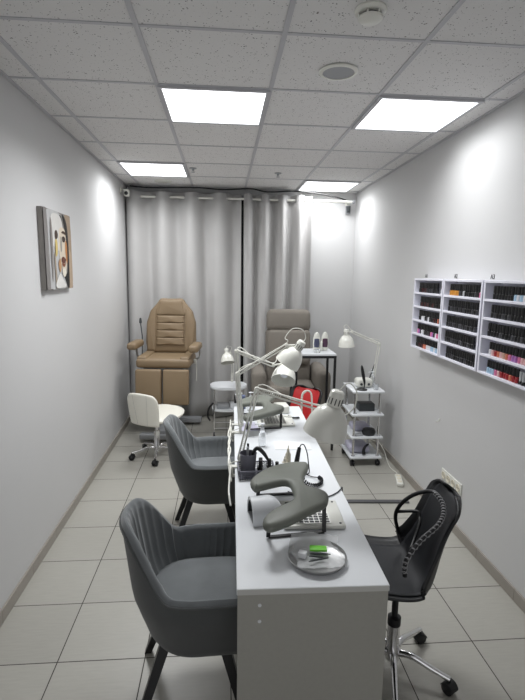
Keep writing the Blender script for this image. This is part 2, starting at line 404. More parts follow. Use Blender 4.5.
for ui,(ya,yb) in enumerate(units):
    w=ya-yb; cy=(ya+yb)/2
    t=thing('wall_rack',['white wall rack for nail polish, farthest of the three','white wall rack for nail polish, the middle one of three','white wall rack for nail polish, nearest and cut by the picture edge'][ui],'shelf',(XR-.001,cy,ZB),0,'white nail polish wall racks')
    hh=ZT-ZB
    bm=B(); box(bm,(-.003,0,hh/2),(.006,w-.002,hh-.002)); obj('back_panel',bm,M['shelfw'],t,False)
    for s in (-1,1):
        bm=B(); box(bm,(-DX/2-.004,s*(w/2-.008),hh/2),(DX-.004,.016,hh),bev=.001,seg=1); obj('side_panel',bm,M['shelfw'],t,False)
    step=(hh-.014)/5
    for k in range(6):
        bm=B(); box(bm,(-DX/2-.004,0,.007+step*k),(DX-.004,w-.034,.014),bev=.001,seg=1); obj('shelf_board',bm,M['shelfw'],t,False)
    for ri in range(5):
        zt=ZB+.014+step*(4-ri)+.0008
        s=rows[ui][ri]
        y=ya-.016-[.05,.03,.045][ui]-(.01*((ri*7+ui*3)%4))
        pitch=(y-(yb+.03))/len(s)
        pitch=min(max(pitch,.0245),.0275) if ui!=1 or ri else .0245
        for ch in s:
            if y<yb+.032: break
            if ch!=' ':
                col={'r':'kr' if ui<2 else 'r','l':'lp','S':'k'}.get(ch,ch); kind='tall' if ch=='S' else 'n'
                lab='%s nail polish bottle with %s cap, %s shelf of the %s rack'%(cname[ch],'silver' if kind=='tall' else 'black',rn[ri],un[ui])
                gp='%s nail polish bottles, %s shelf, %s rack'%(cname[ch]+(' silver capped' if kind=='tall' else ''),rn[ri],un[ui])
                loc=(XF+.022+random.uniform(-.002,.002)+(.004 if ui==0 else 0),y,zt)
                if (col,kind) not in protos:
                    o=bottle_proto(col,kind); protos[(col,kind)]=o; o.location=loc; tag(o,lab,'nail polish bottle',gp)
                else: dup(protos[(col,kind)],loc,random.uniform(0,3),lab,gp)
            y-=pitch
for txt,y,l in (('A1',3.67,'small dark A1 tag above the farthest polish rack'),('A2',3.19,'small dark A2 tag above the middle polish rack'),('A3',2.735,'small dark A3 tag above the nearest polish rack')):
    cu=bpy.data.curves.new('shelf_tag','FONT'); cu.body=txt; cu.size=.040; cu.extrude=.0008; cu.align_x='CENTER'
    tmp=bpy.data.objects.new('tmp',cu); C.objects.link(tmp)
    dg=bpy.context.evaluated_depsgraph_get(); me=bpy.data.meshes.new_from_object(tmp.evaluated_get(dg))
    bpy.data.objects.remove(tmp)
    o=bpy.data.objects.new('shelf_tag',me); C.objects.link(o); me.materials.clear(); me.materials.append(M['black'])
    o.location=(XR-.0015,y,1.742); o.rotation_euler=(pi/2,0,-pi/2); tag(o,l,'label')

# sockets on the right wall
t=thing('wall_socket','row of white wall sockets low on the right wall behind the black chair','socket',(XR,3.02,.335))
bm=B(); box(bm,(-.005,0,0),(.009,.29,.08),bev=.003); obj('faceplate',bm,M['white_metal'],t)
for k in range(4):
    y=-.105+.07*k
    bm=B(); lathe(bm,[(.026,0),(.026,.004),(.021,.004),(.019,.001),(0,.001)],(-.0095,y,0),(-1,0,0),20); s=obj('socket_outlet',bm,M['cream'],t)
    bm=B()
    for q in (-.008,.008): lathe(bm,[(0,0),(.003,0),(.003,.001),(0,.001)],(-.0108,y+q,0),(-1,0,0),8)
    obj('pin_hole',bm,M['black'],s)
bm=B(); box(bm,(0,0,.004),(.006,.016,.014),bev=.002); tube(bm,[(-.003,0,0),(-.012,0,-.012),(-.02,0,-.006)],.003,6,smooth=4)
tag(obj('wall_hook',bm,M['white_metal'],loc=(XR-.004,3.27,.70)),'small white hook stub on the right wall above the sockets','hook')

# ---------------------------------------------------------------- desk
DXc,DY0,DY1=.295,1.384,3.50
RZ=-R(1.0)
t=thing('manicure_desk','long white manicure desk with pale grey side panels in the middle of the room','desk',(.043,1.384,0),RZ)
DW,DL=.502,2.13
bm=B(); box(bm,(DW/2,DL/2,.739),(DW,DL,.022),bev=.0015,seg=1); obj('tabletop',bm,M['white'],t,False)
bm=B(); box(bm,(DW/2,-.0006,.739),(DW-.004,.001,.019)); obj('edge_band',bm,M['edge'],t,False)
for y in (.011,DL/2,DL-.011):
    bm=B(); box(bm,(DW/2,y,.364),(DW-.006,.018,.727)); p=obj('side_panel',bm,M['greylam'],t,False)
    if y<.1:
        for z in (.69,.632):
            bm=B(); lathe(bm,[(0,0),(.006,0),(.006,.0015),(0,.002)],(.075,.0018,z),(0,-1,0),12); obj('screw_cover',bm,M['white'],p)
bm=B(); box(bm,(DW*.5,DL/4,.55),(.018,DL/2-.034,.35)); box(bm,(DW*.5,3*DL/4,.55),(.018,DL/2-.034,.35)); obj('modesty_panel',bm,M['greylam'],t,False)
TZ=.7505
def dz(z=0): return TZ+z

# ---------------------------------------------------------------- architect lamps
def arm_pair(name,t,a,b,gap=.018,r=.0045,m=None,off=(0,0,1)):
    a,b=V(a),V(b); d=(b-a).normalized(); n=V(off)-d*V(off).dot(d)
    if n.length<.2: n=V((1,0,0))-d*d.x
    n.normalize(); bm=B()
    for s in (-1,1):
        tube(bm,[a+n*s*gap/2,b+n*s*gap/2],r,8)
    # spring along the rod near its start
    pts=[]; L=(b-a).length*.28; s0=a+d*.03
    sd=d.cross(n)
    for i in range(60):
        th=i*pi*2/6; pts.append(s0+d*L*i/60+(n*cos(th)+sd*sin(th))*.0065)
    tube(bm,pts,.0013,5)
    return obj(name,bm,m or M['white_metal'],t)
def joint(t,p,r=.013,d=(0,1,0),name='joint'):
    bm=B(); lathe(bm,[(0,-.018),(r*.5,-.018),(r*.5,-.010),(r,-.010),(r,.010),(r*.5,.010),(r*.5,.018),(0,.018)],p,d,14)
    return obj(name,bm,M['white_metal'],t)
def head(t,top,d,sc=1.0):
    top,d=V(top),V(d).normalized(); k=sc
    bm=B(); lathe(bm,[(0,0),(.022*k,.0),(.029*k,.006*k),(.031*k,.02*k),(.032*k,.068*k),(.024*k,.074*k),(0,.074*k)],top,d,24)
    cap=obj('lamp_socket',bm,M['white_metal'],t)
    q=d.to_track_quat('Z','Y').to_matrix(); bm=B()
    for i in range(12):
        a=2*pi*i/12; c=top+q@V((.0317*k*cos(a),.0317*k*sin(a),.045*k))
        box(bm,c,(.0015,.0042*k,.028*k),q@Matrix.Rotation(a,3,'Z'))
    obj('vent_slot',bm,M['black'],cap,False)
    outer=[(.030,.070),(.040,.074),(.056,.088),(.070,.108),(.082,.135),(.089,.165),(.092,.195),(.0925,.202)]
    inner=[(r-.0022,z+.0015) for r,z in outer[::-1]]
    prof=[(r*k,z*k) for r,z in outer]
    bm=B(); lathe(bm,prof+[(r*k,min(z,.2015)*k) for r,z in inner],top,d,40); sh=obj('lamp_shade',bm,M['white_metal'],t)
    bm=B(); lathe(bm,[(0,.085*k),(.018*k,.085*k),(.022*k,.11*k),(.03*k,.135*k),(.026*k,.16*k),(0,.172*k)],top,d,20); obj('bulb',bm,M['lamp_in'],t)
    return sh
def clamp(t,ex):
    # ex: where the desk edge is, measured from the lamp's foot
    bm=B(); box(bm,((ex-.010+.02)/2,0,.005),(.03-ex,.03,.009),bev=.003); box(bm,(ex-.010,0,-.016),(.010,.03,.052),bev=.003); box(bm,(ex+.010,0,-.046),(.05,.03,.008),bev=.003)
    tube(bm,[(ex+.02,0,-.07),(ex+.02,0,-.026)],.005,8); lathe(bm,[(0,0),(.014,0),(.014,.006),(0,.006)],(ex+.02,0,-.076),(0,0,1),12)
    tube(bm,[(0,0,.009),(0,0,.05)],.009,10)
    return obj('clamp',bm,M['white_metal'],t)
def arch_lamp(label,base,elbow,wrist,top,d,sc=1.0,loop=None,group='white swing arm lamps clamped to the desk',lname='desk_lamp',cl=True,cable=None):
    base=V(base); t=thing(lname,label,'lamp',base,0,group)
    e,w,tp=V(elbow)-base,V(wrist)-base,V(top)-base
    if cl: clamp(t,.043+(base.y-1.384)*.01746-base.x-.002)
    s=V((0,0,.05)) if cl else V((0,0,.03))
    arm_pair('lower_arm',t,s,e,off=(1,0,0)); arm_pair('upper_arm',t,e,w)
    joint(t,s); joint(t,e); joint(t,w,.011)
    dn=V(d).normalized()
    bm=B(); mid=tp+dn*.035*sc; tube(bm,[w,mid],.006,8); obj('head_bracket',bm,M['white_metal'],t)
    head(t,tp,d,sc)
    bm=B()
    lp=[tp+dn*.01]
    if loop: lp+= [V(p)-base for p in loop]
    else: lp+=[tp-dn*.04+V((.03,0,.01)), tp-dn*.03+V((-.03,0,.03))]
    lp+=[w+V((0,.006,.014)), (w+e)/2+V((0,.008,.0)), e+V((.01,.01,.02)), e*.6+V((.012,.01,0)), e*.25+s*.75+V((.012,.01,0)), s+V((.012,.012,-.01))]
    if cable: lp+=[V(p)-base for p in cable]
    tube(bm,lp,.0028,6,smooth=6); obj('cord',bm,M['white_metal'],t)
    return t
# near lamp with the big shade over the desk edge
arch_lamp('nearest white swing arm desk lamp, its large shade hanging over the right desk edge',
  (.085,2.36,TZ),(.163,2.25,1.195),(.455,1.93,1.178),(.480,1.90,1.275),(-.26,.05,-.96),1.0,
  loop=[(.53,1.93,1.30),(.575,1.95,1.25),(.56,1.95,1.18),(.50,1.94,1.15)],cable=[(.05,2.38,.77),(.03,2.40,.74),(.05,2.42,.71)])
# two further lamps
arch_lamp('far white swing arm lamp whose shade tips open toward the camera',
  (.118,3.06,TZ),(.082,3.0,1.262),(.320,2.97,1.175),(.425,3.10,1.195),(-.22,-.66,-.72),.86,
  loop=[(.40,3.06,1.26),(.35,3.0,1.23)],cable=[(.06,3.08,.77),(.045,3.09,.74),(.06,3.1,.71)])
arch_lamp('white swing arm lamp with raised shade tilted down to the left',
  (.108,2.90,TZ),(.085,2.90,1.133),(.385,2.84,1.325),(.482,2.83,1.352),(-.50,.12,-.78),.86,
  loop=[(.500,2.84,1.37),(.48,2.84,1.42),(.42,2.85,1.425),(.375,2.85,1.37)],cable=[(.05,2.88,.77),(.042,2.87,.74),(.06,2.86,.71)])

# ---------------------------------------------------------------- armrests
OUT=[(.116,1.918),(.136,1.971),(.203,2.055),(.297,2.112),(.381,2.118),(.398,2.092),(.382,2.031),(.358,1.974),(.346,1.906),(.355,1.861),(.395,1.834),(.421,1.801),(.422,1.765),(.402,1.71),(.364,1.68),(.304,1.632),(.236,1.578),(.175,1.545),(.147,1.555),(.144,1.592),(.159,1.63),(.199,1.678),(.256,1.725),(.281,1.761),(.288,1.808),(.284,1.883),(.265,1.91),(.223,1.899),(.164,1.871),(.129,1.86)]
AC=(.28,1.83)
def armrest(label):
    t=thing('manicure_hand_rest',label,'hand rest',(AC[0],AC[1],TZ),0,'grey padded manicure armrests')
    P=catmull([(x-AC[0],y-AC[1],0) for x,y in OUT],3,True)
    bm=B(); n=len(P)
    prof=[(.016,.094),(.006,.096),(0,.103),(-.0015,.110),(0,.118),(.006,.126),(.016,.130)]
    nor=[]
    for i in range(n):
        d=(P[(i+1)%n]-P[i-1]).normalized(); nor.append(V((d.y,-d.x,0)))
    area=sum(P[i].x*P[(i+1)%n].y-P[(i+1)%n].x*P[i].y for i in range(n))
    sg=-1 if area>0 else 1
    rings=[]
    for ins,z in prof:
        rings.append([bm.verts.new((P[i].x+nor[i].x*sg*ins,P[i].y+nor[i].y*sg*ins,z)) for i in range(n)])
    for a,b in zip(rings,rings[1:]):
        for i in range(n): bm.faces.new((a[i],a[(i+1)%n],b[(i+1)%n],b[i]))
    bm.faces.new(rings[0][::-1]); bm.faces.new(rings[-1])
    obj('pad',bm,M['pad'],t)
    def fr(pts):
        bm=B()
        for a,b in zip(pts,pts[1:]): bar(bm,a,b,.016,.006,.001)
        obj('frame',bm,M['black'],t,False)
    fr([(-.108,-.215,.094),(-.108,-.178,.094),(-.108,-.152,.004),(.115,-.128,.004),(.118,-.10,.094),(.118,-.07,.094)])
    fr([(-.135,.075,.094),(-.125,.10,.094),(-.123,.20,.004),(.07,.21,.004),(.08,.20,.094),(.08,.17,.094)])
    return t
ar=armrest('grey padded H-shaped hand rest on black legs, the near one')
dup(ar,(.262,3.11,TZ),R(0),'grey padded hand rest at the far desk station, behind lamp arms')

# nail dust collector
def dust(label,loc,rz,w=.235,d=.235):
    t=thing('nail_dust_collector',label,'dust collector',loc,rz,'white nail dust collectors')
    bm=B(); box(bm,(0,0,.0085),(w,d,.016),bev=.006,seg=3); obj('housing',bm,M['white_metal'],t)
    bm=B(); box(bm,(-.02,0,.0170),(w*.68,d*.82,.002)); g=obj('filter_opening',bm,M['black'],t,False)
    bm=B()
    for i in range(9):
        box(bm,(-.02-w*.34+w*.68*i/8,0,.0185),(.0035,d*.82,.002))
    for i in range(10):
        box(bm,(-.02,-d*.41+d*.82*i/9,.0185),(w*.68,.0035,.002))
    obj('grille',bm,M['white_metal'],t,False)
    for y in (-.09,.09):
        bm=B(); lathe(bm,[(0,0),(.005,0),(.005,.002),(0,.003)],(w/2-.02,y,.0165),(0,0,1),10); obj('button',bm,M['dark'],t)
    return t
du=dust('white nail dust collector with black grid under the near hand rest',(.368,1.835,TZ),R(-2),.25,.22)
dup(du,(.355,3.12,TZ),R(0),'white nail dust collector with black slots under the far hand rest')

# UV lamp
t=thing('nail_lamp','glossy white dome nail drying lamp at the left of the near hand rest','nail lamp',(.165,1.835,TZ),R(8))
def arch(u,v,r0=1.0):
    a=pi*u
    # tunnel open to -x, closed rounded to +x
    x=-.055+.135*v
    k=(1-max(0,(v-.55)/.45)**2*.8)**.5 if v<1 else .45
    return (x,-.070*cos(a)*r0*k,max(.001,.092*(sin(a)**.85)*r0*k))
bm=B(); grid(bm,lambda u,v:arch(u,v),25,14)
grid(bm,lambda u,v:arch(u,v*.93,.86),25,12)
grid(bm,lambda u,v:tuple(V(arch(u,0,1))*(1-v)+V(arch(u,0,.86))*v),25,2)
bmesh.ops.remove_doubles(bm,verts=bm.verts,dist=.0004)
obj('housing',bm,M['white'],t)
bm=B(); grid(bm,lambda u,v:tuple(V(arch(u,.02+v*.85,.84))),25,8); obj('inner_lining',bm,M['dark'],t)
bm=B(); box(bm,(-.01,0,.002),(.085,.115,.003)); obj('base_plate',bm,M['greymetal'],t,False)

# tray and its contents
tx,ty=.333,1.528
t=thing('metal_tray','round brushed metal tray at the near end of the desk','tray',(tx,ty,TZ))
bm=B(); lathe(bm,[(0,0),(.090,0),(.097,.004),(.103,.017),(.105,.018),(.1035,.0195),(.098,.008),(.090,.003),(0,.003)],seg=56); obj('dish',bm,M['steel'],t)
bm=B()
def flm(u,v):
    x=-.085+.18*u; y=-.06+.165*v
    z=.0055+max(0,v-.74)*.11*(1+.3*sin(5*u))+.004*abs(sin(9*u+4*v))+max(0,abs(u-.5)-.42)*.03
    return (x+.01*sin(7*v),y,z)
grid(bm,flm,22,18); tag(obj('plastic_sheet',bm,M['film'],loc=(tx,ty,TZ)),'crumpled clear plastic sheet lining the round tray','plastic sheet')
def small(name,bm,m,label,cat,loc,rz=0,group=None,smooth=True):
    return tag(obj(name,bm,m,smooth=smooth,loc=loc,rz=rz),label,cat,group)
bm=B(); box(bm,(0,0,.010),(.062,.030,.008),bev=.002); small('lime_card',bm,M['green'],'small lime green packet on the round tray','packet',(tx+.01,ty+.033,TZ+.012),R(-8))
bm=B(); box(bm,(0,0,.010),(.030,.026,.020),bev=.004); small('white_block',bm,M['paper'],'small white block at the left of the round tray','buffer block',(tx-.052,ty+.008,TZ+.008),R(-25))
for k,(x,y,a,L,l) in enumerate(((.012,.008,-6,.075,'thin black manicure tool right behind the others, beside the lime packet'),(0,-.026,14,.075,'dark tweezers lying nearest the tray rim'),(-.005,-.008,-12,.05,'short dark tool in the middle of the tray'))):
    bm=B(); tube(bm,[(-L/2,0,0),(-L/4,0,.001),(L/4,0,.001),(L/2,0,0)],lambda t:.0016+.002*sin(pi*t),8,smooth=3)
    small('manicure_tool',bm,M['dark'],l,'manicure tool',(tx+x,ty+y,TZ+.0165),R(a),'manicure tools on the tray')

# cup, basket and things in them
t=thing('plastic_basket','low dark grey lattice basket at the left desk edge beside the hand rest','basket',(.165,2.265,TZ),R(2))
bm=B(); bw,bd,bh=.09,.062,.042
box(bm,(0,0,.002),(2*bw-.01,2*bd-.01,.003)); obj('base',bm,M['basket'],t,False)
bm=B()
for s in (-1,1):
    for k in range(15): box(bm,(-bw+.006+k*(2*bw-.012)/14,s*bd,bh/2),(.0035,.003,bh))
    for k in range(11): box(bm,(s*bw,-bd+.008+k*(2*bd-.016)/10,bh/2),(.003,.0035,bh))
    for z in (.006,.018,.030,): box(bm,(0,s*bd,z),(2*bw,.003,.0035)); box(bm,(s*bw,0,z),(.003,2*bd,.0035))
    box(bm,(0,s*bd,bh),(2*bw+.008,.008,.006)); box(bm,(s*bw,0,bh),(.008,2*bd+.008,.006))
obj('lattice_side',bm,M['basket'],t,False)
t=thing('tool_cup','dark grey plastic tool cup standing in the left end of the basket','cup',(.125,2.272,TZ+.0045))
bm=B(); lathe(bm,[(0,0),(.036,0),(.042,.105),(.044,.107),(.042,.109),(.040,.104),(.034,.004),(0,.004)],seg=28); obj('cup_body',bm,M['basket'],t)
for k,(dx,dy,tx_,ty_,m_,l) in enumerate(((-.004,-.01,-.004,-.018,'greymetal','grey handled tool in the grey cup'),(.0,.02,.0,.03,'blackpl','black handled tool at the back of the grey cup'))):
    bm=B(); tube(bm,[(dx*.8,dy*.8,.010),(tx_,ty_,.145)],.006,8)
    small('file_handle',bm,M[m_],l,'manicure tool',(.125,2.272,TZ+.005),0,'tools in the grey cup')
bm=B(); tube(bm,[(.02,-.005,.035),(.024,-.005,.105),(.045,-.012,.135),(.075,-.025,.115),(.10,-.04,.078)],lambda t:.006+.009*sin(pi*min(1,t*1.05))*t,10,smooth=5)
small('black_brush',bm,M['blackpl'],'black brush arching out of the grey cup to the right','brush',(.125,2.272,TZ+.005))
def bottle(name,label,cat,loc,r,h,mb,mc,caph=.3,group=None,nz=True):
    t=thing(name,label,cat,loc,0,group); hb=h*(1-caph)
    bm=B(); lathe(bm,[(0,0),(r*.95,0),(r,r*.1),(r,hb*.82),(r*.5,hb),(0,hb)],seg=18); obj('body',bm,mb,t)
    bm=B()
    if nz: lathe(bm,[(0,hb),(r*.5,hb),(r*.45,hb+h*caph*.45),(r*.2,hb+h*caph*.55),(r*.14,h),(0,h)],seg=14)
    else: lathe(bm,[(0,hb),(r*.7,hb),(r*.65,h),(0,h)],seg=14)
    obj('cap',bm,mc,t); return t
bz=TZ+.0045
bottle('dropper_bottle','small white nozzle bottle standing in the grey basket','bottle',(.205,2.222,bz),.012,.085,M['white'],M['white'])
bottle('polish_bottle','black round capped bottle in the basket, beside the grey cup','bottle',(.187,2.255,bz),.016,.075,PC['k'],PC['k'],.45,'dark bottles in the basket',False)
bottle('polish_bottle','dark bottle with black cap in the middle of the basket','bottle',(.190,2.295,bz),.015,.07,PC['g'],PC['k'],.5,'dark bottles in the basket',False)
bottle('polish_bottle','black bottle in the far right corner of the basket','bottle',(.232,2.275,bz),.016,.072,PC['k'],PC['k'],.45,'dark bottles in the basket',False)
bottle('polish_bottle','dark red bottle beside the basket under black brushes','bottle',(.272,2.275,TZ),.014,.06,PC['kr'],PC['k'],.4,'bottles beside the basket',False)
bottle('polish_bottle','bottle with white cap and red body beside the basket','bottle',(.296,2.25,TZ),.013,.062,PC['r'],M['white'],.45,'bottles beside the basket',False)
bottle('polish_bottle','black short bottle, rightmost beside the basket','bottle',(.322,2.262,TZ),.015,.055,PC['k'],PC['k'],.4,'bottles beside the basket',False)
bottle('cream_bottle','tall cream nozzle bottle beside the black drill handpiece','bottle',(.340,2.36,TZ),.015,.115,M['cream'],M['cream'])
bottle('cream_bottle','short cream bottle in front of the tall cream nozzle bottle','bottle',(.318,2.325,TZ),.015,.07,M['cream'],M['cream'],.35)
# handpiece
t=thing('nail_drill','black nail drill handpiece upright with looping black cord on the desk','nail drill',(.385,2.31,TZ),0)
bm=B(); tube(bm,[(-.012,0,.002),(-.006,.004,.04),(.002,.008,.09),(.008,.01,.118)],lambda t:.013-.006*abs(t-.35),12,smooth=3); obj('handpiece',bm,M['blackpl'],t)
bm=B(); tube(bm,[(.008,.01,.115),(.016,.01,.132),(.032,.008,.13),(.047,0,.09),(.052,-.02,.04),(.05,-.05,.005),(.02,-.07,.004)],.003,6,smooth=6); obj('cord',bm,M['black'],t)
bm=B(); pts=[]
ctr=catmull([(.385,2.20,.77),(.40,2.125,.762),(.432,2.10,.762),(.468,2.12,.762),(.480,2.16,.762),(.47,2.18,.765)],26)
for i,p in enumerate(ctr):
    th=i*.95; pts.append(p+V((.009*cos(th)*.7,.009*cos(th)*.7,.009*sin(th))))
tube(bm,pts,.0028,5); tube(bm,[(.385,2.20,.77),(.40,2.235,.765),(.44,2.215,.755),(.47,2.18,.765)],.0028,6,smooth=6)
tag(obj('coiled_cord',bm,M['black']),'black coiled cord lying behind the near hand rest','cord')
bm=B(); tube(bm,[(.30,2.06,.754),(.36,1.99,.754),(.42,1.985,.754),(.48,2.0,.754),(.53,2.04,.754),(.552,2.07,.754),(.5655,2.09,.745),(.567,2.10,.60),(.567,2.12,.2)],.0028,6,smooth=6)
tag(obj('thin_cable',bm,M['dark']),'thin dark cord crossing the desk and dropping over its right edge','cord')
bm=B(); box(bm,(0,0,.0012),(.21,.135,.002)); small('paper_sheet',bm,M['paper'],'white sheet of paper lying in the middle of the desk','paper',(.408,2.66,TZ),R(-3),smooth=False)
bm=B(); box(bm,(0,0,.0012),(.12,.17,.002)); small('paper_sheet',bm,M['lilac'],'pale lilac mat under the far hand rest','mat',(.165,3.02,TZ),R(8),smooth=False)
# clear pump bottles
def pump(label,loc,r,h,group=None):
    t=thing('pump_bottle',label,'pump bottle',loc,0,group)
    bm=B(); lathe(bm,[(0,0),(r,0),(r,h*.62),(r*.45,h*.72),(0,h*.72)],seg=20); obj('bottle_body',bm,M['glassy'],t)
    bm=B(); lathe(bm,[(0,h*.72),(r*.5,h*.72),(r*.5,h*.8),(r*.2,h*.82),(r*.2,h*.95),(r*.6,h*.96),(r*.6,h),(0,h)],seg=14); tube(bm,[(0,0,h*.97),(-r*1.8,0,h*.97),(-r*2,0,h*.92)],r*.18,6); obj('pump_head',bm,M['white'],t)
    return t
pb=pump('clear pump bottle standing alone mid desk near the near lamp arm',(.228,2.66,TZ),.022,.14)
dup(pb,(.125,3.38,TZ),R(30),'clear pump bottle at the far left desk end behind the lamp arms')
dup(pb,(.20,3.40,TZ),R(200),'second clear pump bottle at the far desk end, right of its twin')
bm=B(); box(bm,(0,0,.03),(.10,.12,.06),bev=.012,seg=3); small('white_device',bm,M['white_metal'],'small white boxy device at the far end of the desk','device',(.425,3.36,TZ),R(5))
bm=B(); tube(bm,[(.40,3.22,.758),(.44,3.18,.762),(.50,3.17,.762),(.53,3.19,.758)],.007,8,smooth=5); tag(obj('drill_handpiece',bm,M['blackpl']),'black handpiece lying at the far right of the desk','nail drill')
bm=B(); box(bm,(0,0,.05),(.05,.05,.10),bev=.006); small('blue_box',bm,mat('slate_blue',srgb(82,92,120),.5),'slate blue box behind the pump bottles at the far desk end','box',(.14,3.462,TZ))
# white multi cable down the desk's left edge
bm=B()
for dx,dy in ((0,0),(.006,.15)):
    tube(bm,[(.040+dx,2.30+dy,.70),(.028,2.45+dy,.745),(.040,2.6+dy,.757),(.03,2.72+dy,.75),(.044,2.85+dy,.757),(.05,3.0+dy,.757)],.005,7,smooth=6)
tag(obj('white_cable',bm,M['white_metal']),'white lamp cables taped along the left desk edge','cable')
bm=B(); tube(bm,[(.034,2.04,.70),(.026,2.10,.735),(.030,2.2,.757),(.036,2.33,.757),(.03,2.44,.74)],.0045,7,smooth=6)
tag(obj('white_cable',bm,M['white_metal']),'short white cable hooked over the left desk edge beside the basket','cable')

# ---------------------------------------------------------------- tub armchairs
def armchair(label,loc,rz):
    t=thing('tub_armchair',label,'armchair',loc,rz,'grey velvet tub armchairs')
    def plan(u):
        # u 0..1 : near arm front -> back -> far arm front ; returns x,y,backness
        a=.24; r=.28
        if u<a:   return (.27-.27*(u/a), -r, 0)
        if u>1-a: return (.27-.27*((1-u)/a), r, 0)
        th=(u-a)/(1-2*a)*pi
        return (-.268*sin(th)**.9 if sin(th)>0 else 0, -r*cos(th)*(1+.0*sin(th)), sin(th))
    def sm(x): x=min(1,max(0,x)); return x*x*(3-2*x)
    def rim(b): return .580+.222*sm((b-.36)/.60)
    NU=97
    def outer(u,v,ins=0):
        x,y,b=plan(u); zr=rim(b); z0=.312
        z=z0+(zr-z0)*v
        hgt=(z-z0)/.5
        k=.78+.22*sm(min(1,(z-z0)/.22))**.8
        k+=.02*b
        if v<.06: k*=.93+.07*v/.06
        x2=(x+.02)*k-.02; y2=y*k*(1-.10*max(0,hgt-.45)*b)
        x2-=.045*sm(b)*max(0,(z-.46))/.37
        return V((x2,y2,z))
    def center(u): return plan(u)
    def inner(u,v):
        o=outer(u,1); x,y,b=plan(u); zr=rim(b)
        z=.44+(zr-.44)*v
        vv=(z-.345)/(zr-.345)
        p=outer(u,vv)
        th=.048-.012*v
        d=V((p.x-.05,p.y,0)) if b>0 else V((0,p.y,0))
        d.normalize()
        ch=abs(sin(u*pi*33))**.35
        groove=.010*(1-ch)*(1 if .06<u<.94 else 0)*(1-.6*(v>.97))
        q=p-d*(th+groove-.004); q.z=z
        return q
    bm=B(); go=grid(bm,lambda u,v:outer(u,v),NU,14)
    # bottom fan
    c=bm.verts.new((-.02,0,.302))
    for i in range(NU-1): bm.faces.new((go[i][0],c,go[i+1][0]))
    bm.faces.new((go[NU-1][0],c,go[0][0]))
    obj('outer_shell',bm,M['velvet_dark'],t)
    bm=B(); NI=205
    gi=grid(bm,lambda u,v:inner(u,v),NI,12)
    # padded top roll
    def top(u,v):
        a,bb=outer(u,1),inner(u,1); a=a.lerp(bb,v); a.z+=.016*sin(pi*v); return a
    grid(bm,top,NI,6)
    # front ends of the arms
    for u in (0,1):
        grid(bm,lambda s,v:(outer(u,v*.75+.25)).lerp(V((outer(u,v*.75+.25).x,inner(u,1).y,outer(u,v*.75+.25).z)),s)+V((.014*sin(pi*s),0,0)),5,8)
    bmesh.ops.remove_doubles(bm,verts=bm.verts,dist=.0006)
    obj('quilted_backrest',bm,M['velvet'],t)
    bm=B(); tube(bm,[outer(i/80,.985)+V(((-.003 if 0<plan(i/80)[2] else 0),(-.003 if i<40 else .003),0)) for i in range(81)],.0045,6); obj('piping',bm,M['velvet_dark'],t)
    # seat cushion
    bm=B()
    def cush(u,v):
        th=2*pi*u; ca,sa=cos(th),sin(th)
        n=3.2; r=(abs(ca/.265)**n+abs(sa/.232)**n)**(-1/n)
        ph=-pi/2+pi*v
        s=cos(ph)**.5 if cos(ph)>0 else 0
        return V((.035+r*ca*s,r*sa*s,(.430+.055*sin(ph))))
    grid(bm,cush,48,12,wrapu=True)
    bmesh.ops.remove_doubles(bm,verts=bm.verts,dist=.0005)
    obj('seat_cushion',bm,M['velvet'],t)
    bm=B(); tube(bm,[V((.03,0,0))+V((cush(i/40,.5).x-.03,cush(i/40,.5).y,.45)) for i in range(40)],.004,6,closed=True); obj('seat_piping',bm,M['velvet_dark'],t)
    for sx in (-1,1):
        for sy in (-1,1):
            bm=B(); a=V((sx*.11-.03,sy*.12,.325)); b=V((sx*.215-.04,sy*.205,0))
            d=b-a
            q=d.to_track_quat('Z','Y').to_matrix()
            vs=[]
            for p,w in ((a,.021),(b,.0145)):
                vs.append([bm.verts.new(V((p.x+ex*w,p.y+ey*w,p.z))) for ex,ey in ((-1,-1),(1,-1),(1,1),(-1,1))])
            bm.faces.new(vs[0][::-1]); bm.faces.new(vs[1])
            for i in range(4): bm.faces.new((vs[0][i],vs[0][(i+1)%4],vs[1][(i+1)%4],vs[1][i]))
            obj('leg',bm,M['black'],t,False)
    return t
ac=armchair('grey velvet tub armchair nearest the camera, pulled up to the desk',(-.088,1.81,0),R(2))
dup(ac,(-.070,3.02,0),R(2),'grey velvet tub armchair farther back, behind the nearest one')

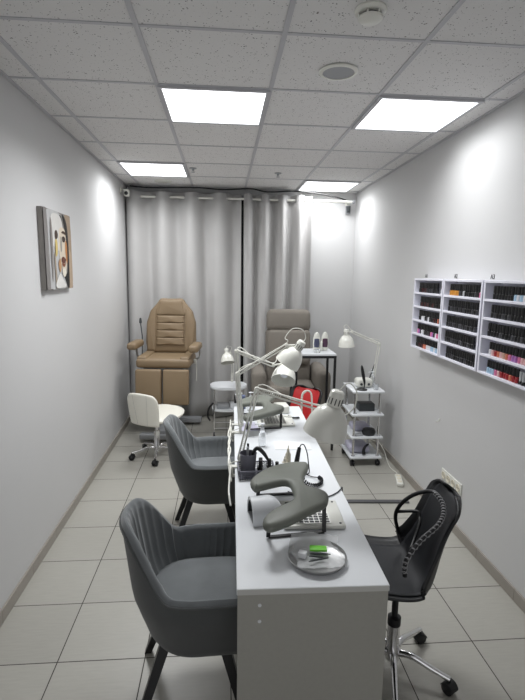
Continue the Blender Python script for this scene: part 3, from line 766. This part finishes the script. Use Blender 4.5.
# ---------------------------------------------------------------- swivel bases
def star(t,Rr,h,ang,cy_top,m=None,cm=None,hub=.10,coff=0):
    m=m or M['chrome']
    bm=B(); lathe(bm,[(0,.06),(.03,.06),(.033,.075),(.033,hub+.02),(.028,hub+.03),(.026,hub+.14),(0,hub+.14)],(0,0,0),seg=24); obj('hub',bm,m,t)
    bm=B(); lathe(bm,[(0,hub+.12),(.014,hub+.12),(.014,cy_top),(0,cy_top)],seg=16); lathe(bm,[(.014,hub+.13),(.029,hub+.13),(.029,hub+.165),(.014,hub+.17)],seg=20); obj('gas_column',bm,M['blackpl'] if coff else m,t)
    for k in range(5):
        a=ang+2*pi*k/5; d=V((cos(a),sin(a),0))
        bm=B(); pts=[d*.022+V((0,0,hub-.005)),d*Rr*.35+V((0,0,hub+.005)),d*Rr*.7+V((0,0,hub-.018)),d*Rr+V((0,0,.066))]
        tube(bm,pts,lambda t:.0165-.005*t,10,smooth=5); obj('base_leg',bm,m,t)
        c=d*Rr; a2=a+1.1; sd=V((cos(a2),sin(a2),0))
        bm=B()
        for s in (-1,1): lathe(bm,[(0,-.009),(.02,-.009),(.0255,-.006),(.0255,.006),(.02,.009),(0,.009)],c+sd*s*.014+V((0,0,.026)),sd,18)
        grid(bm,lambda u,v:c+sd*(v-.5)*.044+V((0,0,.026))+(sd.cross(V((0,0,1)))*cos(pi*u)+V((0,0,1))*sin(pi*u))*.029,10,4)
        tube(bm,[c+V((0,0,.05)),c+V((0,0,.07))],.007,8)
        obj('caster',bm,M['blackpl'],t)

# ---------------------------------------------------------------- shell swivel chairs (black, red)
def shell_chair(name,label,loc,rz,shellm,padm,loopm,ropem,dzs=0,ang=0,pads=True,loops=None):
    t=thing(name,label,'chair',loc,rz)
    # local: faces -x ; profile from seat front to back top
    prof=[(-.215,.47),(-.20,.485),(-.10,.468),(0,.458),(.07,.462),(.115,.495),(.138,.55),(.152,.62),(.166,.69),(.186,.755),(.212,.81),(.232,.848)]
    P=catmull([(x,0,z+dzs) for x,z in prof],4); n=len(P)
    def wid(s):
        if s<.08: return .17+.05*(s/.08)
        if s<.5: return .225
        if s<.80: return .225-.055*sin(pi/2*(s-.5)/.30)
        if s<.88: return .170
        q=(s-.88)/.12; return .170*(1-.62*q**2.4)
    def sh(u,v,off=0):
        i=v*(n-1); k=min(int(i),n-2); p=P[k].lerp(P[k+1],i-k); s=v
        d=(P[k+1]-P[k]).normalized(); nn=V((-d.z,0,d.x))   # points up / forward
        if nn.x>0.2 : nn=-nn
        w=wid(s); e=(u-.5)*2
        curl=(.045+.05*math.exp(-((s-.5)/.16)**2))*abs(e)**2.6
        return V((p.x,e*w,p.z))+nn*(curl+off)
    bm=B(); grid(bm,lambda u,v:sh(u,v),21,60); obj('seat_shell',bm,shellm,t,solid=.010)
    if pads:
        bm=B(); grid(bm,lambda u,v:sh(.10+.80*u,.03+.93*v,.008+.012*(sin(pi*u)*sin(pi*v))**.4),21,50); obj('upholstery',bm,padm,t,solid=.005)
    # arm loops
    def loop(C2,r,rope_on=True,s=-1):
        bm=B(); tube(bm,C2,r,10); a=obj('arm_loop',bm,loopm,t)
        if not rope_on: return
        m2=len(C2)//2; bm=B(); hp=[]; seg=C2[2:m2]
        for i in range(len(seg)*3-3):
            p=seg[i//3].lerp(seg[i//3+1],(i%3)/3); th=i*1.05
            hp.append(p+V((.0085*cos(th),s*.0085*abs(sin(th)),.0085*sin(th))))
        tube(bm,hp,.0026,5); obj('rope_trim',bm,ropem,a)
    if loops:
        iv=Matrix.Rotation(-rz,3,'Z')
        for k,(pts,r) in enumerate(loops): loop(catmull([iv@(V(p)-V(loc)) for p in pts],8),r,k==0)
    else:
        for s in (-1,1):
            pts=[(.03,s*.215,.47),(.05,s*.235,.56),(.11,s*.235,.64),(.13,s*.225,.70),(.09,s*.22,.74),(.02,s*.225,.745),(-.04,s*.23,.72),(-.07,s*.23,.66),(-.07,s*.22,.58),(-.06,s*.20,.49)]
            loop(catmull([(x,y,z+dzs) for x,y,z in pts],8),.0095,True,s)
    bm=B(); box(bm,(.0,0,.418+dzs),(.20,.16,.02),bev=.004); obj('seat_plate',bm,M['blackpl'],t)
    star(t,.245,.4,ang,.412+dzs,coff=1)
    return t
rope=mat('rope_trim',srgb(150,150,152),.5)
shell_chair('office_chair','black shell swivel chair with looped arms at the right side of the desk',(.755,1.83,0),R(-8),M['blackpl'],M['blackfab'],M['blackpl'],rope,0,R(38+8),loops=[([(0.707, 1.64, 0.592), (0.71, 1.64, 0.663), (0.762, 1.65, 0.733), (0.835, 1.67, 0.782), (0.868, 1.69, 0.817), (0.88, 1.72, 0.848), (0.869, 1.76, 0.873), (0.856, 1.8, 0.866), (0.818, 1.84, 0.835), (0.788, 1.88, 0.786), (0.769, 1.91, 0.728), (0.772, 1.93, 0.673), (0.8, 1.96, 0.6), (0.823, 1.98, 0.56)],.0085),([(0.77, 1.91, 0.719), (0.837, 1.86, 0.744), (0.842, 1.84, 0.728), (0.83, 1.81, 0.711), (0.801, 1.78, 0.67), (0.77, 1.74, 0.646)],.007)])
shell_chair('office_chair','red padded swivel chair with white arm loop behind the far desk end',(.635,4.03,0),R(46),M['blackpl'],M['red'],M['white_metal'],M['white_metal'],-.12,R(-14),loops=[([(0.665, 3.85, 0.459), (0.66, 3.85, 0.618), (0.661, 3.85, 0.74), (0.682, 3.85, 0.779), (0.716, 3.85, 0.783), (0.742, 3.85, 0.748), (0.751, 3.85, 0.617), (0.76, 3.85, 0.458)],.008)])

# ---------------------------------------------------------------- white low-back swivel chair
def white_chair():
    t=thing('swivel_chair','low-backed white vinyl swivel chair near the left wall','chair',(-.635,4.43,0),R(60))
    # faces +x
    def back(u,v):
        e=(u-.5)*2
        w=.195-.03*(1-v)-.02*v**4
        a=e*w/.24
        x=-.19-.045*v+.10*(1-cos(a))*1.3
        return V((x+.0,.25*sin(a),(.36+.29*v)+.025*(1-e*e)*v))
    bm=B(); grid(bm,lambda u,v:back(.5+(u-.5)*(1-.25*max(0,(v-.75)/.25)**3),v),19,14)
    bm2=bm; obj('backrest',bm,M['vinyl_white'],t,solid=.028,sub=1)
    bm=B()
    for s in (.28,.72): tube(bm,[back(s+(.5-s)*.3*(1-v/9),v/9)+V((-.0155,0,0)) for v in range(10)],.0015,5)
    obj('seam',bm,M['edge'],t)
    bm=B()
    def cush(u,v):
        th=2*pi*u; ca,sa=cos(th),sin(th); n=3
        r=(abs(ca/.235)**n+abs(sa/.215)**n)**(-1/n); ph=-pi/2+pi*v; s=max(0,cos(ph))**.45
        return V((.03+r*ca*s,r*sa*s,.405+.035*sin(ph)+.03*max(0,r*ca*s/.23)**2))
    grid(bm,cush,40,10,wrapu=True); bmesh.ops.remove_doubles(bm,verts=bm.verts,dist=.0005); obj('seat',bm,M['vinyl_white'],t)
    bm=B(); box(bm,(0,0,.362),(.22,.18,.012),bev=.003); bar(bm,(-.05,-.06,.355),(-.17,-.06,.37),.02,.006); bar(bm,(-.05,.06,.355),(-.17,.06,.37),.02,.006); tube(bm,[(0,0,.352),(.1,-.14,.348),(.14,-.17,.348)],.005,8); obj('seat_mechanism',bm,M['chrome'],t)
    star(t,.24,.4,R(201-60),.36,hub=.095)
    return t
white_chair()

# ---------------------------------------------------------------- brown pedicure chair
t=thing('pedicure_chair','brown padded pedicure chair with split leg rests before the curtain','pedicure chair',(-.605,5.20,0),R(-5))
def cushion(bm,poly,d0,d1,rr=.02,axis='y',tilt=0,org=(0,0,0)):
    # poly in (x,z); thickness along y from d0 (back) to d1 (front, negative)
    P=catmull([(x,0,z) for x,z in poly],3,True); n=len(P)
    cx=sum(p.x for p in P)/n; cz=sum(p.z for p in P)/n
    rings=[]
    for f,ins in ((0,rr),(.12,rr*.3),(.3,0),(.7,0),(.88,rr*.3),(1,rr)):
        y=d0+(d1-d0)*f; ring=[]
        for p in P:
            dx,dz=cx-p.x,cz-p.z; L=math.hypot(dx,dz); ring.append(V((p.x+dx/L*ins,y,p.z+dz/L*ins)))
        rings.append(ring)
    vs=[[bm.verts.new(Matrix.Rotation(tilt,3,'X')@v+V(org)) for v in r] for r in rings]
    for a,b in zip(vs,vs[1:]):
        for i in range(n): bm.faces.new((a[i],a[(i+1)%n],b[(i+1)%n],b[i]))
    for r in (vs[0][::-1],vs[-1]):
        bm.faces.new(r)
# back: tilted backwards, sits above seat
def dens(poly,n=3):
    out=[]
    for i in range(len(poly)):
        a,b=poly[i],poly[(i+1)%len(poly)]
        for k in range(n): out.append((a[0]+(b[0]-a[0])*k/n,a[1]+(b[1]-a[1])*k/n))
    return out
bk=dens([(-.26,.0),(.26,.0),(.28,.12),(.275,.34),(.235,.47),(.12,.61),(-.12,.61),(-.235,.47),(-.275,.34),(-.28,.12)],3)
tl=R(-10)
bm=B(); cushion(bm,bk,.05,-.05,.03,tilt=tl,org=(0,.17,.86)); bko=obj('backrest',bm,M['brown'],t)
# headrest block and horizontal rolls on the back
bm=B(); cushion(bm,dens([(-.155,.42),(.155,.42),(.12,.585),(-.12,.585)],3),-.03,-.068,.02,tilt=tl,org=(0,.17,.86)); obj('headrest_panel',bm,M['brown'],t)
for k in range(4):
    z=.335-.083*k
    bm=B(); cushion(bm,dens([(-.15,z-.002),(.15,z-.002),(.15,z+.078),(-.15,z+.078)],3),-.03,-.072,.022,tilt=tl,org=(0,.17,.86)); obj('padded_roll',bm,M['brown'],t)
for s in (-1,1):
    bm=B(); cushion(bm,dens([(s*.165,.02),(s*.25,.02),(s*.268,.30),(s*.225,.44),(s*.165,.50)][::s],3),-.03,-.062,.02,tilt=tl,org=(0,.17,.86)); obj('side_bolster',bm,M['brown'],t)
bm=B(); box(bm,(0,-.06,.815),(.57,.46,.10),bev=.035,seg=4); obj('seat',bm,M['brown'],t)
for s in (-1,1):
    bm=B(); box(bm,(s*.225,-.06,.862),(.10,.42,.045),Matrix.Rotation(0,3,'X'),bev=.02,seg=3); obj('seat_bolster',bm,M['brown'],t)
    # leg rests
    bm=B(); box(bm,(s*.143,-.32,.575),(.268,.075,.37),Matrix.Rotation(R(-4),3,'X'),bev=.018,seg=3); obj('leg_rest',bm,M['brown'],t)
    bm=B(); box(bm,((.315 if s>0 else -.33),-.09,(.965 if s>0 else .985)),(.105,.34,.075),bev=.028,seg=4); a=obj('armrest',bm,M['brown'],t)
    bm=B(); tube(bm,[(s*.345,.0,.95),(s*.345,.03,.84),(s*.27,.05,.80)],.012,8,smooth=4); obj('armrest_support',bm,M['steel'],a)
bm=B(); box(bm,(0,0,.75),(.42,.5,.03),bev=.004); bar(bm,(-.12,-.28,.74),(-.12,-.27,.45),.03,.02); bar(bm,(.12,-.28,.74),(.12,-.27,.45),.03,.02); obj('seat_frame',bm,M['greymetal'],t)
bm=B(); box(bm,(0,.05,.43),(.22,.28,.60),bev=.01); obj('column_cover',bm,M['greymetal'],t)
bm=B()
box(bm,(0,-.02,.10),(.12,.72,.05),bev=.006); obj('base_beam',bm,M['greymetal'],t)
for y in (-.36,.24):
    bm=B(); box(bm,(.02,y,.06),(.62 if y>0 else .50,.11,.05),bev=.008); obj('base_foot',bm,M['greymetal'],t)
bm=B(); tube(bm,[(-.31,.10,.80),(-.31,.12,1.05),(-.325,.12,1.20)],.006,8); lathe(bm,[(0,0),(.014,.004),(.016,.02),(.01,.06),(0,.065)],(-.325,.12,1.19),(0,0,1),12); obj('lever',bm,M['dark'],t)
bm=B(); box(bm,(.30,-.02,.80),(.03,.05,.05),bev=.006); tube(bm,[(.31,-.02,.78),(.315,-.02,.70),(.312,-.02,.58)],.005,8); obj('hand_remote',bm,M['white_metal'],t)

# ---------------------------------------------------------------- grey recliner
t=thing('recliner','taupe fabric recliner armchair in the far right corner','recliner',(.745,5.27,0),R(-2))
def puff(bm,c,s,rot=None,bev=.05): box(bm,c,s,rot,bev=bev,seg=5)
tb_=Matrix.Rotation(R(-13),3,'X')
bm=B(); puff(bm,(0,.17,.80),(.52,.15,.66),tb_,.05); obj('backrest',bm,M['recl'],t)
bm=B(); puff(bm,(0,.17,1.225),(.51,.16,.26),tb_,.07); obj('head_cushion',bm,M['recl'],t)
bm=B(); puff(bm,(0,.07,.93),(.50,.12,.40),tb_,.055); obj('lumbar_cushion',bm,M['recl'],t)
bm=B(); puff(bm,(0,-.08,.46),(.56,.54,.20),None,.07); obj('seat_cushion',bm,M['recl'],t)
bm=B(); puff(bm,(0,-.325,.26),(.55,.09,.34),Matrix.Rotation(R(-3),3,'X'),.035); obj('footrest',bm,M['recl'],t)
for s in (-1,1):
    bm=B(); puff(bm,(s*.35,-.03,.42),(.16,.64,.62),None,.07)
    obj('armrest',bm,M['recl'],t)
bm=B(); box(bm,(0,.02,.12),(.60,.62,.12),bev=.01); obj('base',bm,M['recl'],t)
bm=B(); box(bm,(-.0,.05,.03),(.5,.5,.06)); obj('underframe',bm,M['black'],t)

# ---------------------------------------------------------------- side table with black frame
t=thing('side_table','narrow side table with white top and black metal frame by the recliner','table',(0,0,0))
x0,x1,y0,y1,zt=.70,1.106,4.50,4.86,.988
bm=B(); box(bm,((x0+x1)/2,(y0+y1)/2,zt-.009),(x1-x0,y1-y0,.018),bev=.002,seg=1); obj('tabletop',bm,M['white'],t,False)
bm=B()
for y in (y0+.012,y1-.012): box(bm,((x0+x1)/2,y,zt-.031),(x1-x0,.022,.024))
for x in (x0+.012,x1-.012): box(bm,(x,(y0+y1)/2,zt-.031),(.022,y1-y0-.05,.024))
obj('frame_rail',bm,M['black'],t,False)
for x in (x0+.012,x1-.012):
    for y in (y0+.012,y1-.012):
        bm=B(); box(bm,(x,y,(zt-.044)/2),(.022,.022,zt-.044)); obj('leg',bm,M['black'],t,False)
def deco(label,loc,col):
    t=thing('oval_bottle',label,'bottle',loc,0)
    bm=B(); prof=[(0,0),(.026,0),(.034,.02),(.037,.07),(.034,.13),(.024,.17),(.012,.185),(0,.19)]
    lathe(bm,prof,seg=24)
    for v in bm.verts: v.co.y*=.55
    obj('body',bm,M['white_metal'],t)
    bm=B(); lathe(bm,[(0,.03),(.026,.035),(.030,.07),(.026,.12),(.0,.135)],(0,0,0),seg=20)
    for v in bm.verts: v.co.y=v.co.y*.5-.010
    obj('front_panel',bm,col,t)
    return t
deco('upright oval bottle with bluish front, the left one on the side table',(.945,4.72,zt+.0005),mat('slate_violet',srgb(70,74,98),.35))
deco('upright white oval bottle with dark plum front, the right one on the side table',(1.035,4.74,zt+.0005),mat('plum',srgb(78,50,72),.35))
bm=B(); box(bm,(0,0,.05),(.018,.03,.10),bev=.006); small('white_dispenser',bm,M['white_metal'],'slim white dispenser between the two oval bottles','dispenser',(.992,4.70,zt+.0005))
bm=B(); lathe(bm,[(0,0),(.03,0),(.034,.018),(.032,.03),(.0,.034)],seg=20); small('glass_jar',bm,M['glassy'],'small clear jar at the front left of the side table','jar',(.93,4.60,zt+.0005))

# ---------------------------------------------------------------- trolley with four shelves
t=thing('shelf_trolley','white four tier trolley with chrome posts beside the right wall','trolley',(1.315,4.265,0),R(0))
tw,td=.30,.37; lv=[.092,.285,.500,.716]
for z in lv:
    bm=B(); box(bm,(0,0,z-.009),(tw,td,.018),bev=.003,seg=2); obj('shelf_board',bm,M['white'],t)
for sx in (-1,1):
    for sy in (-1,1):
        x,y=sx*(tw/2-.035),sy*(td/2-.035)
        bm=B()
        for a,b in zip(lv,lv[1:]): tube(bm,[(x,y,a),(x,y,b-.018)],.0115,12)
        for a in lv[:-1]: lathe(bm,[(0,0),(.018,0),(.018,.006),(0,.006)],(x,y,a),(0,0,1),14)
        obj('post',bm,M['chrome'],t)
        bm=B(); cx,cy=sx*(tw/2-.03),sy*(td/2-.03)
        for q in (-1,1): lathe(bm,[(0,-.008),(.022,-.008),(.026,-.004),(.026,.004),(.022,.008),(0,.008)],(cx+q*.011,cy,.0265),(1,0,0),16)
        tube(bm,[(cx,cy,.04),(cx,cy,.073)],.008,8); obj('caster',bm,M['blackpl'],t)
X0,Y0=1.315,4.265
def tz(i): return lv[i]+.0006
bm=B(); box(bm,(0,0,.035),(.15,.12,.07),bev=.006); o=small('storage_box',bm,M['dark'],'dark grey open box on the second shelf of the trolley','box',(X0+.02,Y0-.02,tz(2)))
bm=B(); box(bm,(0,0,.0705),(.12,.09,.002)); obj('lining',bm,M['black'],o,False)
bm=B(); box(bm,(0,0,.03),(.17,.17,.06),bev=.025,seg=4); o=small('white_device',bm,M['lilac'],'pale rounded device on the third shelf of the trolley','device',(X0-.005,Y0+.06,tz(1)))
bm=B(); lathe(bm,[(0,0),(.045,.002),(.055,.03),(.045,.058),(0,.065)],(0,0,0),seg=20)
for v in bm.verts: v.co.x*=1.2
small('black_pouch',bm,M['blackpl'],'rounded black case in front on the third trolley shelf','case',(X0+.035,Y0-.115,tz(1)))
bm=B(); box(bm,(0,0,.035),(.20,.22,.07),bev=.030,seg=4); small('white_device',bm,M['lilac'],'pale rounded device on the lowest shelf of the trolley','device',(X0-.03,Y0+.02,tz(0)))
bm=B(); tube(bm,[(0,0,.012),(.0,.01,.05),(.02,.02,.085),(.05,.03,.10)],lambda t:.018-.010*t,8,smooth=4); small('black_handpiece',bm,M['blackpl'],'black handpiece on the lowest trolley shelf','nail drill',(X0-.01,Y0-.145,tz(0)))
bm=B(); box(bm,(0,0,.006),(.08,.06,.012),bev=.004); small('flat_tool',bm,M['greymetal'],'flat grey tool on the left of the third trolley shelf','tool',(X0-.065,Y0-.125,tz(1)),R(10))
# top shelf
t=thing('white_sterilizer','small rounded white machine on the top of the trolley','device',(X0-.0,Y0+.01,tz(3)))
bm=B(); box(bm,(0,0,.042),(.155,.12,.08),bev=.028,seg=5); obj('housing',bm,M['white_metal'],t)
for x in (-.035,.035):
    bm=B(); lathe(bm,[(0,0),(.012,0),(.012,.004),(0,.005)],(x,-.0595,.035),(0,-1,0),14); obj('knob',bm,M['dark'],t)
t=thing('desk_fan_mirror','black upright wand on a flat black foot on top of the trolley','wand',(X0-.03,Y0-.115,tz(3)))
bm=B(); lathe(bm,[(0,0),(.05,0),(.05,.006),(.03,.012),(0,.013)],(-.02,0,0),seg=24); obj('foot',bm,M['blackpl'],t)
bm=B(); tube(bm,[(0,0,.008),(.004,.0,.06),(-.006,.01,.12),(-.02,.015,.19),(-.026,.016,.225)],lambda t:.005+.010*max(0,sin(pi*(t-.15)/.85)),10,smooth=4); obj('blade',bm,M['blackpl'],t)
bm=B(); tube(bm,[(0,0,0.002),(.03,.0,.10),(.062,.0,.20)],.006,8,smooth=4); small('grey_brush',bm,M['dark'],'thin dark brush leaning behind the white machine on the trolley','brush',(X0+.065,Y0+.09,tz(3)))
dup(pb,(X0+.095,Y0+.03,tz(3)),R(10),'clear pump bottle on the trolley, right of the white machine')
dup(pb,(X0+.115,Y0+.12,tz(3)),R(100),'clear pump bottle on the trolley, farthest back near the wall')
bm=B(); lathe(bm,[(0,0),(.022,0),(.024,.05),(.022,.05),(.020,.004),(0,.004)],seg=20); small('clear_cup',bm,M['glassy'],'small clear cup at the front right of the trolley top','cup',(X0+.085,Y0-.11,tz(3)))
# lamp on trolley
arch_lamp('white swing arm lamp clamped to the trolley by the right wall',(X0+.115,Y0+.075,lv[3]+.0005),(1.463,4.32,1.118),(1.185,4.28,1.235),(1.125,4.25,1.262),(.04,.0,-1),.80,
  loop=[(1.10,4.25,1.285),(1.13,4.26,1.30)],group='white lamps away from the desk',cl=False)

# ---------------------------------------------------------------- stool table with shelves at the left back
t=thing('tool_trolley','white oval topped chrome trolley behind the desk in front of the curtain','trolley',(.055,5.08,0))
bm=B()
def oval(rx,ry,n=32): return [(rx*(1 if cos(a)>0 else -1)*abs(cos(a))**.6,ry*(1 if sin(a)>0 else -1)*abs(sin(a))**.7) for a in [2*pi*(i+.5)/n for i in range(n)]]
prism(bm,oval(.20,.16),.525,.555); bmesh.ops.bevel(bm,geom=[e for e in bm.edges if abs(e.verts[0].co.z-e.verts[1].co.z)<1e-5],offset=.008,segments=3,affect='EDGES'); obj('tabletop',bm,M['white'],t)
for z in (.30,):
    bm=B(); prism(bm,oval(.18,.14),z-.018,z); obj('shelf_board',bm,M['white'],t)
for sx in (-1,1):
    for sy in (-1,1):
        bm=B(); tube(bm,[(sx*.155,sy*.10,.525),(sx*.155,sy*.10,.05)],.008,8); obj('leg',bm,M['chrome'],t)
        bm=B(); lathe(bm,[(0,-.01),(.022,-.01),(.022,.01),(0,.01)],(sx*.155,sy*.10,.0225),(1,0,0),14); tube(bm,[(sx*.155,sy*.10,.03),(sx*.155,sy*.10,.052)],.006,6); obj('caster',bm,M['black'],t)
bm=B(); tube(bm,[(-.155,-.10,.09),(.155,-.10,.09)],.006,8); tube(bm,[(-.155,.10,.09),(.155,.10,.09)],.006,8); tube(bm,[(-.155,-.10,.20),(-.155,.10,.20)],.006,8); obj('cross_bar',bm,M['chrome'],t)
for k,(x,y,w,d,h,m_,l) in enumerate(((-.06,-.02,.13,.12,.045,'greymetal','grey tray box on the shelf of the oval topped trolley, left'),(.07,-.01,.11,.14,.055,'white','white box on the shelf of the oval topped trolley, right'))):
    bm=B(); box(bm,(0,0,h/2),(w,d,h),bev=.008); small('tool_box',bm,M[m_],l,'box',(.055+x,5.08+y,.3008),R(6*k))
bm=B(); tube(bm,[(.03,-.02,.002),(.025,-.02,.04),(.02,-.015,.095)],lambda t:.012-.009*t,8,smooth=3); small('black_brush',bm,M['blackpl'],'black pointed brush under the oval trolley top','brush',(.10,5.05,.3568))
bm=B(); tube(bm,[(-.13,4.90,.37),(-.155,4.90,.33),(-.165,4.905,.25),(-.14,4.91,.20)],.010,8,smooth=5); tube(bm,[(-.13,4.90,.37),(-.11,4.92,.39)],.01,8)
tag(obj('black_strap',bm,M['blackpl']),'black handpiece hanging at the left of the oval topped trolley','strap')
# small lamp
arch_lamp('small white lamp standing on the oval topped trolley behind the desk',(.095,5.12,.556),(.10,5.12,.80),(.075,5.10,.90),(.03,5.05,.955),(.10,-.45,-.85),.80,
  loop=[(.04,5.07,.98),(.09,5.10,.96)],group='white lamps away from the desk',cl=False)
for nm_,lx,ly,lz in (('a',.095,5.12,.556),):
    pass

# ---------------------------------------------------------------- floor bits
bm=B(); box(bm,(.72+.36,3.40,.007),(.74,.045,.013),Matrix.Rotation(R(-3.5),3,'Z'),bev=.005,seg=2)
tag(obj('cable_cover',bm,M['pipe']),'dark grey cable cover strip on the floor right of the desk','cable cover')
t=thing('power_strip','white power strip on the floor beside the right skirting','power strip',(1.505,3.74,0.0),R(-14))
bm=B(); box(bm,(0,0,.017),(.055,.20,.033),bev=.008,seg=3); obj('housing',bm,M['white_metal'],t)
for y in (-.06,0,.06):
    bm=B(); lathe(bm,[(.019,0),(.019,.002),(.015,.002),(.014,.0005),(0,.0005)],(0,y,.0335),(0,0,1),16); obj('socket_outlet',bm,M['cream'],t)
bm=B(); tube(bm,[(1.53,3.845,.017),(1.55,3.93,.006),(1.535,4.03,.006),(1.545,4.15,.02),(1.565,4.3,.06),(1.555,4.45,.10),(1.56,4.6,.06),(1.55,4.9,.006)],.004,7,smooth=6)
tag(obj('power_cable',bm,M['white_metal']),'white cable running along the right skirting behind the trolley','cable')

# ---------------------------------------------------------------- camera, world, view
w=bpy.data.worlds.new('World'); scene.world=w; w.use_nodes=True
w.node_tree.nodes['Background'].inputs[0].default_value=(.98,.98,1,1); w.node_tree.nodes['Background'].inputs[1].default_value=.5  # even fill light, added to reach the room through its open front end
cam=bpy.data.cameras.new('Camera'); co=bpy.data.objects.new('Camera',cam); C.objects.link(co)
r_=V((0.9966192868,-0.0810039307,0.0137244450)); u_=V((-0.00068712741,0.1588247614,0.98730654967)); f_=V((0.08215549298,0.9839781798,-0.15823216))
Mx=Matrix(((r_.x,u_.x,-f_.x,0),(r_.y,u_.y,-f_.y,0),(r_.z,u_.z,-f_.z,1.7523),(0,0,0,1)))
co.matrix_world=Mx
cam.sensor_fit='VERTICAL'; cam.sensor_height=36; cam.lens=36*474.3/700; cam.clip_start=.05
scene.camera=co
vs=scene.view_settings; vs.view_transform='Standard'; vs.look='None'; vs.gamma=1; vs.exposure=0.70; vs.use_curve_mapping=False
